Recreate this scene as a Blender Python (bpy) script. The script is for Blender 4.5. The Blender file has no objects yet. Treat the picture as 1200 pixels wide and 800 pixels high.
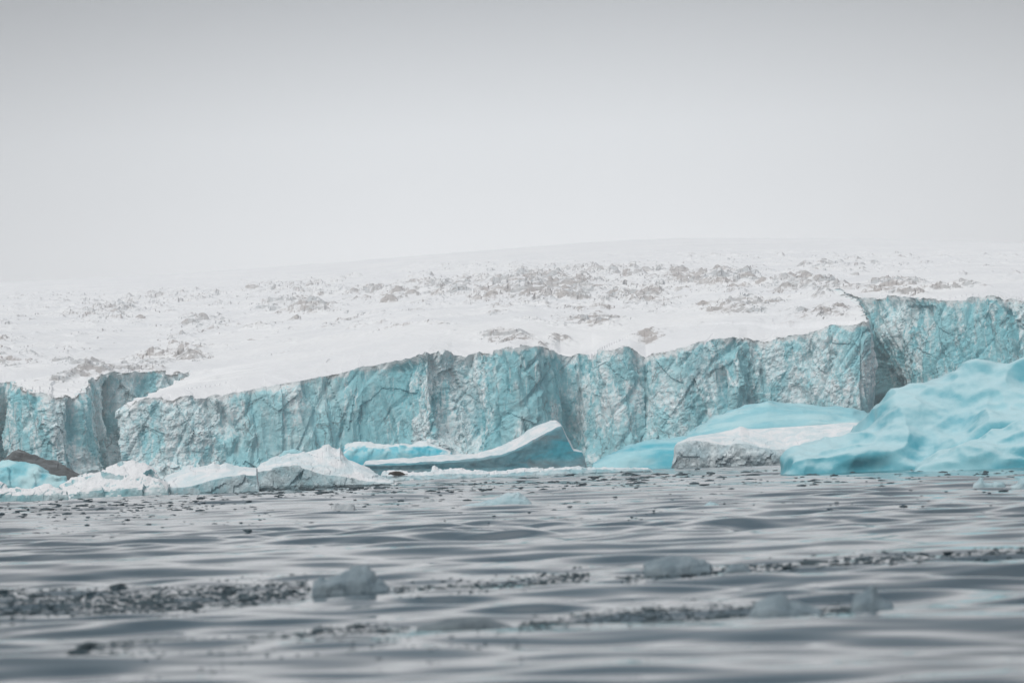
import bpy, math, random
import numpy as np
from mathutils import Vector, Matrix, kdtree

random.seed(7)
RNG = np.random.RandomState(7)
scene = bpy.context.scene
COL = scene.collection
PI = math.pi

# ------------------------------------------------------------------ camera
CAM_H = 2.6
FPX = 3600.0                       # focal length in pixels of the 1200 px wide photograph
PITCH = math.atan(135.0 / FPX)
ROLL = math.radians(1.9)
_f = np.array([0, math.cos(PITCH), math.sin(PITCH)])
_u = np.array([0, -math.sin(PITCH), math.cos(PITCH)])
_r = np.array([1.0, 0, 0])
CR = _r * math.cos(ROLL) - _u * math.sin(ROLL)
CU = _r * math.sin(ROLL) + _u * math.cos(ROLL)
cam_data = bpy.data.cameras.new('camera')
cam = bpy.data.objects.new('camera', cam_data)
COL.objects.link(cam)
M = Matrix(((CR[0], CU[0], -_f[0], 0), (CR[1], CU[1], -_f[1], 0), (CR[2], CU[2], -_f[2], CAM_H), (0, 0, 0, 1)))
cam.matrix_world = M
cam_data.sensor_width = 36
cam_data.lens = 36 * FPX / 1200
cam_data.clip_start = 0.5
cam_data.clip_end = 20000
cam_data.dof.use_dof = True
cam_data.dof.focus_distance = 600
cam_data.dof.aperture_fstop = 1.25
scene.camera = cam


def ray(px, py):
    d = _f[None] * FPX + CR[None] * (np.atleast_1d(px) - 600.0)[:, None] + CU[None] * (400.0 - np.atleast_1d(py))[:, None]
    return d


def at(px, py, Y):
    d = ray(np.asarray(px, float), np.asarray(py, float))
    return d / d[:, 1:2] * np.asarray(Y, float).reshape(-1, 1) + np.array([0, 0, CAM_H])


def tphi(px, py):
    d = ray(np.asarray(px, float), np.asarray(py, float))
    return d[:, 0] / d[:, 1], d[:, 2] / d[:, 1]


def horizon_py(px):
    return 535.0 - (np.asarray(px, float) - 600) * math.tan(ROLL)


def water_Y(px, py):
    """distance at which the line of sight through this point meets the water"""
    d = ray(px, py)
    return float(d[0, 1] * (-CAM_H / d[0, 2]))


# ------------------------------------------------------------------ noise
def _hash(ix, iy, iz, seed):
    h = (ix.astype(np.int64) * 374761393 + iy.astype(np.int64) * 668265263 + iz.astype(np.int64) * 2147483647 + seed * 974634677) & 0xFFFFFFFF
    h = ((h ^ (h >> 13)) * 1274126177) & 0xFFFFFFFF
    h = ((h ^ (h >> 15)) * 2246822519) & 0xFFFFFFFF
    return h ^ (h >> 16)


def vnoise(p, seed=0):
    """smooth noise in -1..1, p is N x 3"""
    i = np.floor(p).astype(np.int64)
    f = p - i
    w = f * f * f * (f * (f * 6 - 15) + 10)
    out = np.zeros(len(p))
    for dx in (0, 1):
        wx = w[:, 0] if dx else 1 - w[:, 0]
        for dy in (0, 1):
            wy = w[:, 1] if dy else 1 - w[:, 1]
            for dz in (0, 1):
                wz = w[:, 2] if dz else 1 - w[:, 2]
                h = _hash(i[:, 0] + dx, i[:, 1] + dy, i[:, 2] + dz, seed)
                gx = ((h & 1023) / 511.5 - 1)
                gy = (((h >> 10) & 1023) / 511.5 - 1)
                gz = (((h >> 20) & 1023) / 511.5 - 1)
                out += wx * wy * wz * (gx * (f[:, 0] - dx) + gy * (f[:, 1] - dy) + gz * (f[:, 2] - dz))
    return out * 1.5


def fbm(p, octaves=4, seed=0, gain=0.5, lac=2.03):
    a, s, out = 1.0, 1.0, 0
    for k in range(octaves):
        out = out + a * vnoise(p * s + 17.3 * k, seed + k)
        a *= gain
        s *= lac
    return out


def ridged(p, octaves=3, seed=0, gain=0.5):
    a, s, out = 1.0, 1.0, 0
    for k in range(octaves):
        out = out + a * (1 - 2.2 * np.abs(vnoise(p * s + 9.1 * k, seed + k)))
        a *= gain
        s *= 2.1
    return out


def facets(p, seed=0, tilt=1.0):
    """broken-block relief: every cell is a tilted plane of its own height"""
    i = np.floor(p).astype(np.int64)
    best = np.full(len(p), 1e9)
    val = np.zeros(len(p))
    for dx in (-1, 0, 1):
        for dy in (-1, 0, 1):
            for dz in (-1, 0, 1):
                c = i + np.array([dx, dy, dz])
                h = _hash(c[:, 0], c[:, 1], c[:, 2], seed)
                h2 = _hash(c[:, 0], c[:, 1], c[:, 2], seed + 51)
                off = np.stack([(h & 1023) / 1023.0, ((h >> 10) & 1023) / 1023.0, ((h >> 20) & 1023) / 1023.0], 1)
                d = p - (c + off)
                dist = (d * d).sum(1)
                g = np.stack([(h2 & 1023) / 511.5 - 1, ((h2 >> 10) & 1023) / 511.5 - 1, ((h2 >> 20) & 1023) / 511.5 - 1], 1)
                v = 0.55 * (((h >> 5) & 1023) / 511.5 - 1) + tilt * (g * d).sum(1)
                m = dist < best
                best = np.where(m, dist, best)
                val = np.where(m, v, val)
    return val


def sstep(a, b, x):
    t = np.clip((x - a) / (b - a), 0, 1)
    return t * t * (3 - 2 * t)


# ------------------------------------------------------------------ mesh helpers
def link_mesh(name, verts, faces, mat=None, parent=None, smooth=True, attrs=None):
    me = bpy.data.meshes.new(name)
    verts = np.ascontiguousarray(verts, dtype=np.float32)
    faces = np.ascontiguousarray(faces, dtype=np.int32)
    n, k = faces.shape
    me.vertices.add(len(verts))
    me.vertices.foreach_set('co', verts.ravel())
    me.loops.add(n * k)
    me.loops.foreach_set('vertex_index', faces.ravel())
    me.polygons.add(n)
    me.polygons.foreach_set('loop_start', np.arange(0, n * k, k, dtype=np.int32))
    me.polygons.foreach_set('loop_total', np.full(n, k, dtype=np.int32))
    me.polygons.foreach_set('use_smooth', np.full(n, smooth, dtype=bool))
    me.update(calc_edges=True)
    me.validate()
    for an, av in (attrs or {}).items():
        a = me.attributes.new(an, 'FLOAT', 'POINT')
        a.data.foreach_set('value', np.ascontiguousarray(av, dtype=np.float32))
    o = bpy.data.objects.new(name, me)
    COL.objects.link(o)
    if mat:
        me.materials.append(mat)
    if parent:
        o.parent = parent
    return o


def grid_faces(nr, nc, r0=0, r1=None):
    r1 = nr - 1 if r1 is None else r1
    r, c = np.meshgrid(np.arange(r0, r1), np.arange(nc - 1), indexing='ij')
    a = (r * nc + c).ravel()
    return np.stack([a, a + 1, a + nc + 1, a + nc], 1)


def compact(verts, faces, attrs=None):
    used = np.unique(faces)
    remap = np.zeros(len(verts), dtype=np.int64)
    remap[used] = np.arange(len(used))
    return verts[used], remap[faces], {k: v[used] for k, v in (attrs or {}).items()}


def grid_normals(P):
    """P is rows x cols x 3"""
    du = np.gradient(P, axis=1)
    dv = np.gradient(P, axis=0)
    n = np.cross(du, dv)
    l = np.linalg.norm(n, axis=2, keepdims=True)
    return n / np.maximum(l, 1e-9)


def tag(o, label=None, cat=None, group=None, kind=None):
    if label:
        o['label'] = label
    if cat:
        o['category'] = cat
    if group:
        o['group'] = group
    if kind:
        o['kind'] = kind
    return o


def empty(name, loc=(0, 0, 0)):
    o = bpy.data.objects.new(name, None)
    o.location = loc
    COL.objects.link(o)
    return o


# ------------------------------------------------------------------ materials
class NT:
    def __init__(self, name):
        self.m = bpy.data.materials.new(name)
        self.m.use_nodes = True
        self.t = self.m.node_tree
        self.b = self.t.nodes['Principled BSDF']
        self.co = self.t.nodes.new('ShaderNodeTexCoord').outputs['Object']

    def n(self, kind, **kw):
        x = self.t.nodes.new(kind)
        for k, v in kw.items():
            setattr(x, k, v)
        return x

    def l(self, a, b):
        self.t.links.new(a, b)

    def mapping(self, scale=(1, 1, 1), rot=(0, 0, 0), loc=(0, 0, 0), src=None):
        x = self.n('ShaderNodeMapping')
        x.inputs['Scale'].default_value = scale
        x.inputs['Rotation'].default_value = rot
        x.inputs['Location'].default_value = loc
        self.l(src or self.co, x.inputs['Vector'])
        return x.outputs['Vector']

    def noise(self, scale, detail=4, rough=0.55, vec=None, dist=0.0):
        x = self.n('ShaderNodeTexNoise')
        x.inputs['Scale'].default_value = scale
        x.inputs['Detail'].default_value = detail
        x.inputs['Roughness'].default_value = rough
        x.inputs['Distortion'].default_value = dist
        self.l(vec or self.co, x.inputs['Vector'])
        return x.outputs['Fac']

    def ramp(self, fac, a, b, v0=0.0, v1=1.0):
        x = self.n('ShaderNodeMapRange', interpolation_type='SMOOTHSTEP')
        x.inputs['From Min'].default_value = a
        x.inputs['From Max'].default_value = b
        x.inputs['To Min'].default_value = v0
        x.inputs['To Max'].default_value = v1
        self.l(fac, x.inputs['Value'])
        return x.outputs['Result']

    def math(self, op, a, b=None):
        x = self.n('ShaderNodeMath', operation=op)
        for i, v in enumerate((a, b)):
            if v is None:
                continue
            if isinstance(v, (int, float)):
                x.inputs[i].default_value = v
            else:
                self.l(v, x.inputs[i])
        return x.outputs[0]

    def mix(self, fac, a, b, mode='MIX'):
        x = self.n('ShaderNodeMix', data_type='RGBA', blend_type=mode)
        for i, v in ((0, fac), (6, a), (7, b)):
            if isinstance(v, (int, float)):
                x.inputs[i].default_value = v
            elif isinstance(v, tuple):
                x.inputs[i].default_value = (*v, 1)
            else:
                self.l(v, x.inputs[i])
        return x.outputs[2]

    def attr(self, name):
        x = self.n('ShaderNodeAttribute', attribute_name=name)
        return x.outputs['Fac']

    def nz(self):
        g = self.n('ShaderNodeNewGeometry')
        s = self.n('ShaderNodeSeparateXYZ')
        self.l(g.outputs['Normal'], s.inputs[0])
        return s.outputs['Z']

    def bump(self, h, strength, dist, prev=None):
        x = self.n('ShaderNodeBump')
        x.inputs['Strength'].default_value = strength
        x.inputs['Distance'].default_value = dist
        self.l(h, x.inputs['Height'])
        if prev:
            self.l(prev, x.inputs['Normal'])
        return x.outputs['Normal']

    def done(self, color, rough=0.6, normal=None, ior=1.31, spec=0.5):
        if isinstance(color, tuple):
            self.b.inputs['Base Color'].default_value = (*color, 1)
        else:
            self.l(color, self.b.inputs['Base Color'])
        if isinstance(rough, (int, float)):
            self.b.inputs['Roughness'].default_value = rough
        else:
            self.l(rough, self.b.inputs['Roughness'])
        self.b.inputs['IOR'].default_value = ior
        self.b.inputs['Specular IOR Level'].default_value = spec
        if normal:
            self.l(normal, self.b.inputs['Normal'])
        return self.m


def cliff_material():
    N = NT('glacier_ice')
    v = N.mapping((1, 1, 0.45))
    big = N.noise(0.045, 3, 0.5, v)
    mid = N.noise(0.22, 6, 0.65, v, 0.8)
    fine = N.noise(1.1, 5, 0.7, N.mapping((1, 1, 0.7)))
    streak = N.noise(0.5, 5, 0.65, N.mapping((1, 1, 0.12), (0, 0.25, 0)), 0.6)
    cr = N.attr('crumble')
    turq = N.mix(N.ramp(big, 0.35, 0.65), (0.25, 0.60, 0.67), (0.42, 0.75, 0.81))
    turq = N.mix(N.ramp(mid, 0.45, 0.72, 0, 0.7), turq, (0.66, 0.84, 0.86))
    white = N.mix(N.ramp(fine, 0.35, 0.65), (0.66, 0.87, 0.91), (0.91, 0.96, 0.975))
    f = N.math('ADD', N.math('MULTIPLY', cr, 0.8), N.math('MULTIPLY', N.math('SUBTRACT', mid, 0.5), 1.6))
    f = N.math('ADD', f, N.math('MULTIPLY', N.math('SUBTRACT', fine, 0.5), 0.9))
    f = N.math('ADD', f, N.math('MULTIPLY', N.math('SUBTRACT', N.noise(0.07, 3, 0.6, N.mapping((1, 1, 0.8), (0, 0, 0), (40, 0, 9)), 1.0), 0.5), 1.5))
    col = N.mix(N.ramp(f, 0.22, 0.62), turq, white)
    deep = N.ramp(N.noise(0.10, 4, 0.6, N.mapping((1, 1, 0.35), (0, 0.2, 0), (11, 5, 0)), 1.0), 0.56, 0.68, 0, 0.7)
    col = N.mix(deep, col, (0.20, 0.50, 0.57))
    frost = N.ramp(N.noise(0.55, 5, 0.7, N.mapping((1, 1, 0.16), (0, 0.18, 0), (3, 8, 2)), 1.2), 0.56, 0.68, 0, 0.75)
    col = N.mix(frost, col, (0.90, 0.94, 0.95))
    # grey silty patches and streaks
    grey = N.ramp(N.noise(0.13, 5, 0.6, v, 1.2), 0.56, 0.70, 0, 0.25)
    col = N.mix(grey, col, (0.42, 0.64, 0.69))
    col = N.mix(N.ramp(streak, 0.60, 0.72, 0, 0.35), col, (0.30, 0.54, 0.60))
    dirt = N.math('MULTIPLY', N.ramp(N.noise(0.3, 6, 0.7, N.mapping((1, 1, 0.6), (0, 0.5, 0)), 1.5), 0.63, 0.70), N.ramp(fine, 0.42, 0.6))
    col = N.mix(N.math('MULTIPLY', dirt, 0.5), col, (0.34, 0.29, 0.26))
    grain = N.noise(2.6, 6, 0.75, N.mapping((1, 1, 0.7)))
    col = N.mix(N.ramp(grain, 0.54, 0.70, 0, 0.4), col, (0.30, 0.50, 0.55))
    col = N.mix(N.ramp(grain, 0.46, 0.30, 0, 0.5), col, (0.84, 0.90, 0.91))
    vor = N.n('ShaderNodeTexVoronoi', feature='DISTANCE_TO_EDGE')
    vor.inputs['Scale'].default_value = 0.16
    wv = N.n('ShaderNodeMix', data_type='VECTOR')
    wv.inputs[0].default_value = 0.06
    N.l(N.mapping((1, 1, 0.5), (0, 0.3, 0)), wv.inputs[4])
    nn = N.n('ShaderNodeTexNoise')
    nn.inputs['Scale'].default_value = 0.35
    nn.inputs['Detail'].default_value = 4
    N.l(N.co, nn.inputs['Vector'])
    ms = N.n('ShaderNodeVectorMath', operation='SCALE')
    ms.inputs['Scale'].default_value = 60
    N.l(nn.outputs['Color'], ms.inputs[0])
    N.l(ms.outputs[0], wv.inputs[5])
    N.l(wv.outputs[1], vor.inputs['Vector'])
    crack = N.math('MULTIPLY', N.ramp(vor.outputs['Distance'], 0.035, 0.0), N.ramp(N.noise(0.09, 3), 0.45, 0.6))
    col = N.mix(N.math('MULTIPLY', crack, 0.7), col, (0.17, 0.27, 0.30))
    specks = N.ramp(N.noise(0.9, 3, 0.6, N.mapping((1, 1, 0.6)), 0.4), 0.66, 0.70, 0, 0.7)
    col = N.mix(N.math('MULTIPLY', specks, N.ramp(cr, 0.3, 0.8)), col, (0.14, 0.25, 0.29))
    # snow clinging below the rim, and the dark silt layer just under it
    top = N.attr('below_lip')
    cling = N.ramp(N.math('SUBTRACT', N.math('MULTIPLY', N.noise(0.28, 5, 0.65, N.mapping((1, 1, 0.4))), 7.0), N.math('ADD', top, 2.3)), -0.2, 0.8)
    col = N.mix(N.math('MULTIPLY', cling, 0.85), col, (0.88, 0.90, 0.91))
    lip = N.math('MULTIPLY', N.ramp(top, 0.8, 0.1), N.ramp(N.noise(0.16, 5, 0.7), 0.50, 0.60))
    col = N.mix(N.math('MULTIPLY', lip, 0.75), col, (0.20, 0.19, 0.18))
    nrm = N.bump(N.noise(2.2, 5, 0.7), 0.6, 0.35)
    nrm = N.bump(mid, 0.5, 1.2, nrm)
    return N.done(col, 0.55, nrm, spec=0.3)


def snowfield_material():
    N = NT('glacier_snow')
    nz = N.nz()
    n1 = N.noise(0.35, 5, 0.65)
    rough = N.attr('rough')
    snow = N.mix(N.ramp(N.noise(0.02, 3), 0.35, 0.65), (0.80, 0.81, 0.83), (0.86, 0.865, 0.875))
    e = N.math('ADD', nz, N.math('MULTIPLY', N.math('SUBTRACT', n1, 0.5), 0.42))
    e = N.math('ADD', e, N.math('MULTIPLY', N.math('SUBTRACT', N.noise(1.3, 4, 0.7, N.mapping((0.6, 0.3, 1.6))), 0.5), 0.35))
    bare = N.math('MULTIPLY', N.ramp(e, 0.93, 0.80), N.ramp(rough, 0.10, 0.45))
    icecol = N.mix(N.ramp(N.noise(0.05, 4), 0.42, 0.6), (0.36, 0.325, 0.31), (0.43, 0.46, 0.48))
    icecol = N.mix(N.ramp(N.noise(0.9, 4, 0.6), 0.50, 0.66), icecol, (0.11, 0.095, 0.09))
    col = N.mix(N.math('MULTIPLY', bare, 0.72), snow, icecol)
    dust = N.math('MULTIPLY', N.ramp(N.noise(0.11, 6, 0.72, N.mapping((1, 0.3, 1))), 0.50, 0.64), N.ramp(rough, 0.2, 0.8))
    col = N.mix(N.math('MULTIPLY', dust, 0.3), col, (0.42, 0.38, 0.36))
    return N.done(col, 0.8, N.bump(n1, 0.4, 0.3), spec=0.15)


def ice_material(name, deep, pale, scale=0.35, snow=None, snow_at=(0.55, 0.8), grime=None, grime_amt=0.6, rough=0.35, blue_spots=None, stretch=(1, 1, 1), rot=(0, 0, 0), bump=0.3):
    N = NT(name)
    v = N.mapping(stretch, rot)
    a = N.noise(scale, 4, 0.55, v, 0.5)
    b = N.noise(scale * 6, 5, 0.65, v)
    col = N.mix(N.ramp(a, 0.36, 0.64), deep, pale)
    col = N.mix(N.ramp(b, 0.5, 0.75, 0, 0.35), col, pale)
    if blue_spots:
        col = N.mix(N.ramp(N.noise(scale * 0.8, 2, 0.5, N.mapping(stretch, rot, (7, 3, 1))), 0.55, 0.68, 0, 0.9), col, blue_spots)
    if grime:
        g = N.ramp(N.noise(scale * 2.2, 6, 0.7, v, 1.0), 0.46, 0.66, 0, grime_amt)
        col = N.mix(g, col, grime)
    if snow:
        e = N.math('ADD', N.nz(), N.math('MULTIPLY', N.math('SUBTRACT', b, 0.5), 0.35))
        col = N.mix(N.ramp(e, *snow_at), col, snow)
    nrm = N.bump(N.noise(scale * 12, 4, 0.6), bump, 0.12)
    nrm = N.bump(b, bump, 0.3, nrm)
    return N.done(col, rough, nrm, spec=0.4)


def water_material():
    N = NT('sea_water')
    n1 = N.noise(1.6, 3, 0.5, N.mapping((0.55, 1.3, 1)))
    n2 = N.noise(0.35, 3, 0.5, N.mapping((0.4, 1.2, 1)))
    nrm = N.bump(n1, 0.25, 0.012)
    nrm = N.bump(n2, 0.4, 0.04, nrm)
    sep = N.n('ShaderNodeSeparateXYZ')          # wind ruffles the open water towards the glacier
    N.l(N.co, sep.inputs[0])
    ruf = N.ramp(sep.outputs['Y'], 70, 230, 0.03, 0.08)
    return N.done((0.011, 0.036, 0.054), ruf, nrm, ior=1.45, spec=0.5)


SNOW = (0.83, 0.84, 0.855)
M_CLIFF = cliff_material()
M_FIELD = snowfield_material()
M_CAP = ice_material('snow_cap', (0.64, 0.745, 0.78), SNOW, 0.5, rough=0.75, bump=0.25)
M_BLUE = ice_material('smooth_blue_ice', (0.09, 0.39, 0.48), (0.26, 0.55, 0.62), 0.16, rough=0.45, blue_spots=(0.08, 0.39, 0.49), snow=(0.47, 0.69, 0.74), snow_at=(0.4, 0.98), stretch=(1, 1, 1.6), rot=(0, 0.5, 0), bump=0.15)  # upward faces paler: light from above put into the colour, not snow
M_RIPPLE = ice_material('rippled_blue_ice', (0.27, 0.59, 0.67), (0.46, 0.72, 0.77), 0.25, rough=0.4, stretch=(0.25, 1, 1.8), rot=(0, -0.35, 0), bump=0.25)
M_AZURE = ice_material('azure_ice', (0.07, 0.55, 0.70), (0.45, 0.78, 0.84), 0.3, snow=(0.76, 0.83, 0.85), snow_at=(0.45, 0.85), rough=0.35, stretch=(0.5, 1, 1), bump=0.15)
M_WEDGE = ice_material('grey_blue_ice', (0.10, 0.30, 0.37), (0.25, 0.42, 0.47), 0.2, grime=(0.19, 0.24, 0.265), grime_amt=0.7, rough=0.35, blue_spots=(0.06, 0.40, 0.50), stretch=(0.4, 1, 1.2), bump=0.2)
M_DIRTY = ice_material('dirty_grey_ice', (0.46, 0.59, 0.635), (0.78, 0.85, 0.87), 0.3, grime=(0.22, 0.285, 0.315), grime_amt=0.65, rough=0.5, bump=0.5)
M_SILT = ice_material('silt_dark_ice', (0.10, 0.11, 0.115), (0.20, 0.22, 0.23), 0.4, grime=(0.07, 0.07, 0.07), rough=0.5, stretch=(0.5, 1, 1.5), rot=(0, 0.4, 0), bump=0.5)
M_HUMMOCK = ice_material('hummocky_white_ice', (0.28, 0.55, 0.60), (0.64, 0.77, 0.80), 0.4, snow=SNOW, snow_at=(0.25, 0.6), grime=(0.30, 0.40, 0.42), grime_amt=0.4, rough=0.5, bump=0.35)
M_FLOE = ice_material('pale_floe_ice', (0.30, 0.53, 0.59), (0.58, 0.71, 0.75), 0.6, grime=(0.30, 0.36, 0.39), grime_amt=0.6, rough=0.5, bump=0.4)
M_CLEAR = ice_material('near_grey_blue_ice', (0.16, 0.215, 0.25), (0.25, 0.31, 0.345), 1.6, rough=0.3, bump=0.2)
M_PALE = ice_material('pale_blue_chunk_ice', (0.36, 0.52, 0.57), (0.50, 0.62, 0.66), 0.8, rough=0.35, bump=0.2)
M_GREYWHITE = ice_material('grey_white_chunk_ice', (0.45, 0.50, 0.53), (0.66, 0.69, 0.71), 1.4, rough=0.5, bump=0.4)
M_BRASH = ice_material('dark_wet_brash_ice', (0.045, 0.07, 0.085), (0.09, 0.13, 0.15), 1.2, rough=0.6, bump=0.3)
M_WATER = water_material()

# ------------------------------------------------------------------ water
_wr = np.random.RandomState(21)
WAVES = []
for lam, amp, n, spread in ((24, 0.046, 3, 0.28), (12, 0.034, 4, 0.36), (7, 0.034, 6, 0.5), (4.0, 0.032, 9, 0.6), (2.2, 0.0180, 11, 0.65), (1.25, 0.0062, 11, 0.7)):
    for _ in range(n):
        l = lam * _wr.uniform(0.78, 1.28)
        a = _wr.normal(0, spread) + 0.05
        WAVES.append((l, amp * _wr.uniform(0.7, 1.3) * 1.5 / math.sqrt(n), 2 * PI / l * math.sin(a), 2 * PI / l * math.cos(a), _wr.uniform(0, 2 * PI)))


def wave_z(x, y, spacing=None):
    z = np.zeros_like(x)
    # calm and ruffled belts
    q = np.stack([x * 0.012, y * 0.022, np.zeros_like(x)], 1)
    belt = np.clip(0.85 + 0.9 * fbm(q, 3, 77), 0.25, 1.6)
    calm = 0.9 + 0.1 * sstep(210, 120, y)
    for l, a, kx, ky, ph in WAVES:
        w = a * np.cos(kx * x + ky * y + ph)
        if spacing is not None:
            w = w * sstep(0.42, 0.2, spacing / l)
        z += w * (belt if l < 9 else 1.0)
    return z * calm


def build_water():
    ys = [-60.0, -20.0, 0.0, 6.0]
    y = 11.0
    while y < 640:
        ys.append(y)
        y += min(max(0.0042 * y, 0.05 + 0.0015 * y), 1.1)
    ys += list(np.geomspace(645, 4550, 25))
    ys = np.array(ys)
    ts = np.concatenate([[-0.329], np.linspace(-0.31, -0.2, 50)[:-1], np.linspace(-0.2, 0.2, 420), np.linspace(0.2, 0.31, 50)[1:], [0.329]])
    Y, T = np.meshgrid(ys, ts, indexing='ij')
    X = T * np.maximum(Y, 9)
    X[:, 0] = -1490
    X[:, -1] = 1490
    sp = np.gradient(ys)[:, None] * np.ones_like(T)
    z = wave_z(X.ravel(), Y.ravel(), sp.ravel()).reshape(X.shape)
    z = z * sstep(0.31, 0.27, np.abs(T)) * sstep(7, 12, Y) * sstep(640, 560, Y)
    V = np.stack([X, Y, z], 2).reshape(-1, 3)
    o = link_mesh('water', V, grid_faces(len(ys), len(ts)), M_WATER)
    return tag(o, 'grey rippled sea water with long bright swells in front of the glacier', 'water', kind='structure')


build_water()

# ------------------------------------------------------------------ glacier front (plan line traced left to right)
# (px, py of the lip, distance, px at the foot or None)
ST = [(-640, 470, 690, None), (-420, 455, 700, None), (-230, 462, 705, None), (-120, 450, 715, None), (-40, 446, 742, None), (8, 447, 752, None), (19, 450, 738, 19),
      (22, 456, 716, 21), (40, 459, 711, None), (62, 466, 709, None), (82, 466, 712, None), (98, 460, 719, None), (106, 453, 733, None), (113, 442, 745, None), (135, 437, 750, None),
      (165, 436.5, 756, None), (200, 436, 763, None), (223, 437, 772, None), (218, 441, 765, None), (188, 458, 737, None), (160, 469, 712, 160), (151, 473, 703, 150), (158, 472, 700, None),
      (190, 467, 699, None), (225, 466, 700, None), (262, 464, 701, None), (268, 462, 701, None), (305, 455, 702, None), (345, 447, 704, None), (390, 439, 706, None), (432, 431, 706, None),
      (460, 423, 704, None), (484, 416, 699, None), (500, 413, 696, None), (520, 412, 699, None), (530, 415, 703, None), (548, 414, 704, None), (575, 413, 701, None), (590, 408, 697, None), (612, 406, 696, None),
      (632, 405, 698, None), (646, 410, 703, None), (657, 418, 710, None), (680, 419, 713, None), (694, 419, 711, None), (703, 412, 702, None), (722, 408, 698, None), (738, 406, 697, None), (748, 414, 701, None),
      (757, 421, 704, None), (768, 414, 700, None), (785, 410, 698, None), (806, 406, 697, None), (830, 400, 696, None), (856, 394, 693, None), (866, 394, 692, None), (876, 398, 697, None), (897, 400, 698, None), (920, 396, 697, None),
      (945, 389, 694, None), (970, 384, 691, None), (998, 380, 689, 992), (1014, 378, 687, 1003), (1017, 376, 692, 1004), (1014, 362, 735, 1004), (990, 342, 785, None), (984, 338, 797, None), (1000, 345, 800, None),
      (1015, 350, 800, None), (1032, 349, 795, None), (1060, 347, 787, None), (1085, 350, 781, None), (1100, 352, 775, None), (1140, 350, 769, None), (1165, 349, 765, None), (1200, 354, 760, None), (1290, 352, 752, None), (1450, 350, 745, None), (1660, 348, 735, None), (1850, 350, 730, None)]
st = np.array([(a, b, c, a if d is None else d) for a, b, c, d in ST], float)
t_s, phi_s = tphi(st[:, 0], st[:, 1])
tb_s, _ = tphi(st[:, 3], np.full(len(st), 540.0))
Xs, Ys, Zs = t_s * st[:, 2], st[:, 2], CAM_H + phi_s * st[:, 2]
XBs = tb_s * st[:, 2]
# the front lip only, for the shape of the snow slope
fidx = [i for i in range(len(ST)) if not (13 <= i <= 20) and not (64 <= i <= 68)]
F_T, F_PHI, F_Y = t_s[fidx], phi_s[fidx], Ys[fidx]
_o = np.argsort(F_T)
F_T, F_PHI, F_Y = F_T[_o], F_PHI[_o], F_Y[_o]
_tg = np.linspace(-0.33, 0.33, 1321)
_kw = np.exp(-(np.arange(-90, 91) * 0.0005 / 0.012) ** 2)
_kw /= _kw.sum()
F_T2 = np.where(F_T > (1016.5 - 600) / FPX, F_T + 0.02, F_T)
S_PHI = np.convolve(np.pad(np.interp(_tg, F_T2, F_PHI), 90, mode='edge'), _kw, 'valid')
S_Y = np.convolve(np.pad(np.interp(_tg, F_T2, F_Y), 90, mode='edge'), _kw, 'valid')
FAR = np.array([(-640, 352), (-300, 342), (0, 331), (200, 321), (400, 307), (520, 297), (600, 291), (700, 283), (800, 279), (1000, 279), (1200, 285), (1500, 296), (1850, 306)], float)
A_T, A_PHI = tphi(FAR[:, 0], FAR[:, 1])
Y_FAR = 3100.0


def snow_height(t, Y):
    # the ragged lip itself only shapes the first metres; further up the slope is broad and even
    b = sstep(0, 45, Y - np.interp(t, F_T, F_Y))
    yf = np.interp(t, F_T, F_Y) * (1 - b) + np.interp(t, _tg, S_Y) * b
    pf = np.interp(t, F_T, F_PHI) * (1 - b) + np.interp(t, _tg, S_PHI) * b
    pa = np.interp(t, A_T, A_PHI)
    w = np.log(np.maximum(Y, yf) / yf) / np.log(Y_FAR / yf)
    g = np.minimum(w, 1.0) ** 0.52
    z = CAM_H + (pf + (pa - pf) * g) * Y
    over = np.maximum(Y - Y_FAR, 0)
    return z - over * 0.05 - np.where(Y > Y_FAR, (pf + (pa - pf)) * over, 0)


# dense strip
seg = np.hypot(np.diff(Xs), np.diff(Ys))
S = np.concatenate([[0], np.cumsum(seg)])
ds = 0.3
nS = int(S[-1] / ds)
sd = np.linspace(0, S[-1], nS)
xd, yd, zd, xbd = (np.interp(sd, S, q) for q in (Xs, Ys, Zs, XBs))


def smooth1(a, k):
    ker = np.hanning(2 * k + 3)[1:-1]
    ker /= ker.sum()
    return np.convolve(np.pad(a, k, mode='edge'), ker, 'valid')


xs_, ys_ = smooth1(xd, 7), smooth1(yd, 7)
tx, ty = np.gradient(smooth1(xd, 14)), np.gradient(smooth1(yd, 14))
tl = np.hypot(tx, ty)
nx, ny = ty / tl, -tx / tl
pxd = 600 + FPX * xd / yd


def bumpf(x, c, w):
    return np.exp(-((x - c) / w) ** 2)


# how broken (crumbly) each stretch of the front is
cr_px = np.array([(-700, .5), (0, .45), (22, .3), (60, .3), (95, .55), (150, .65), (175, .55), (200, .95), (250, .8), (268, .3), (300, .15), (450, .12), (478, .4), (490, .75), (540, .85), (572, .6), (585, .15), (655, .15), (665, .55), (690, .6), (702, .25), (760, .35), (775, .6), (850, .5), (900, .6), (1000, .45), (1015, .3), (1050, .5), (1100, .45), (1200, .5), (1900, .5)])
crum1 = np.interp(pxd, cr_px[:, 0], cr_px[:, 1])
lipj = (0.35 + 0.7 * crum1) * facets(np.stack([sd / 4.2, sd * 0, sd * 0], 1), 45, 0.4) + fbm(np.stack([sd / 5, sd * 0, sd * 0], 1), 4, 3) * 0.75 * (0.25 + 1.1 * crum1) + np.abs(fbm(np.stack([sd / 1.2, sd * 0, sd * 0], 1), 2, 4)) * 0.35
lipj *= 1 - 0.92 * np.where(yd > 765, bumpf(pxd, 987, 14), 0)
ztop = zd + lipj

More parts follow.
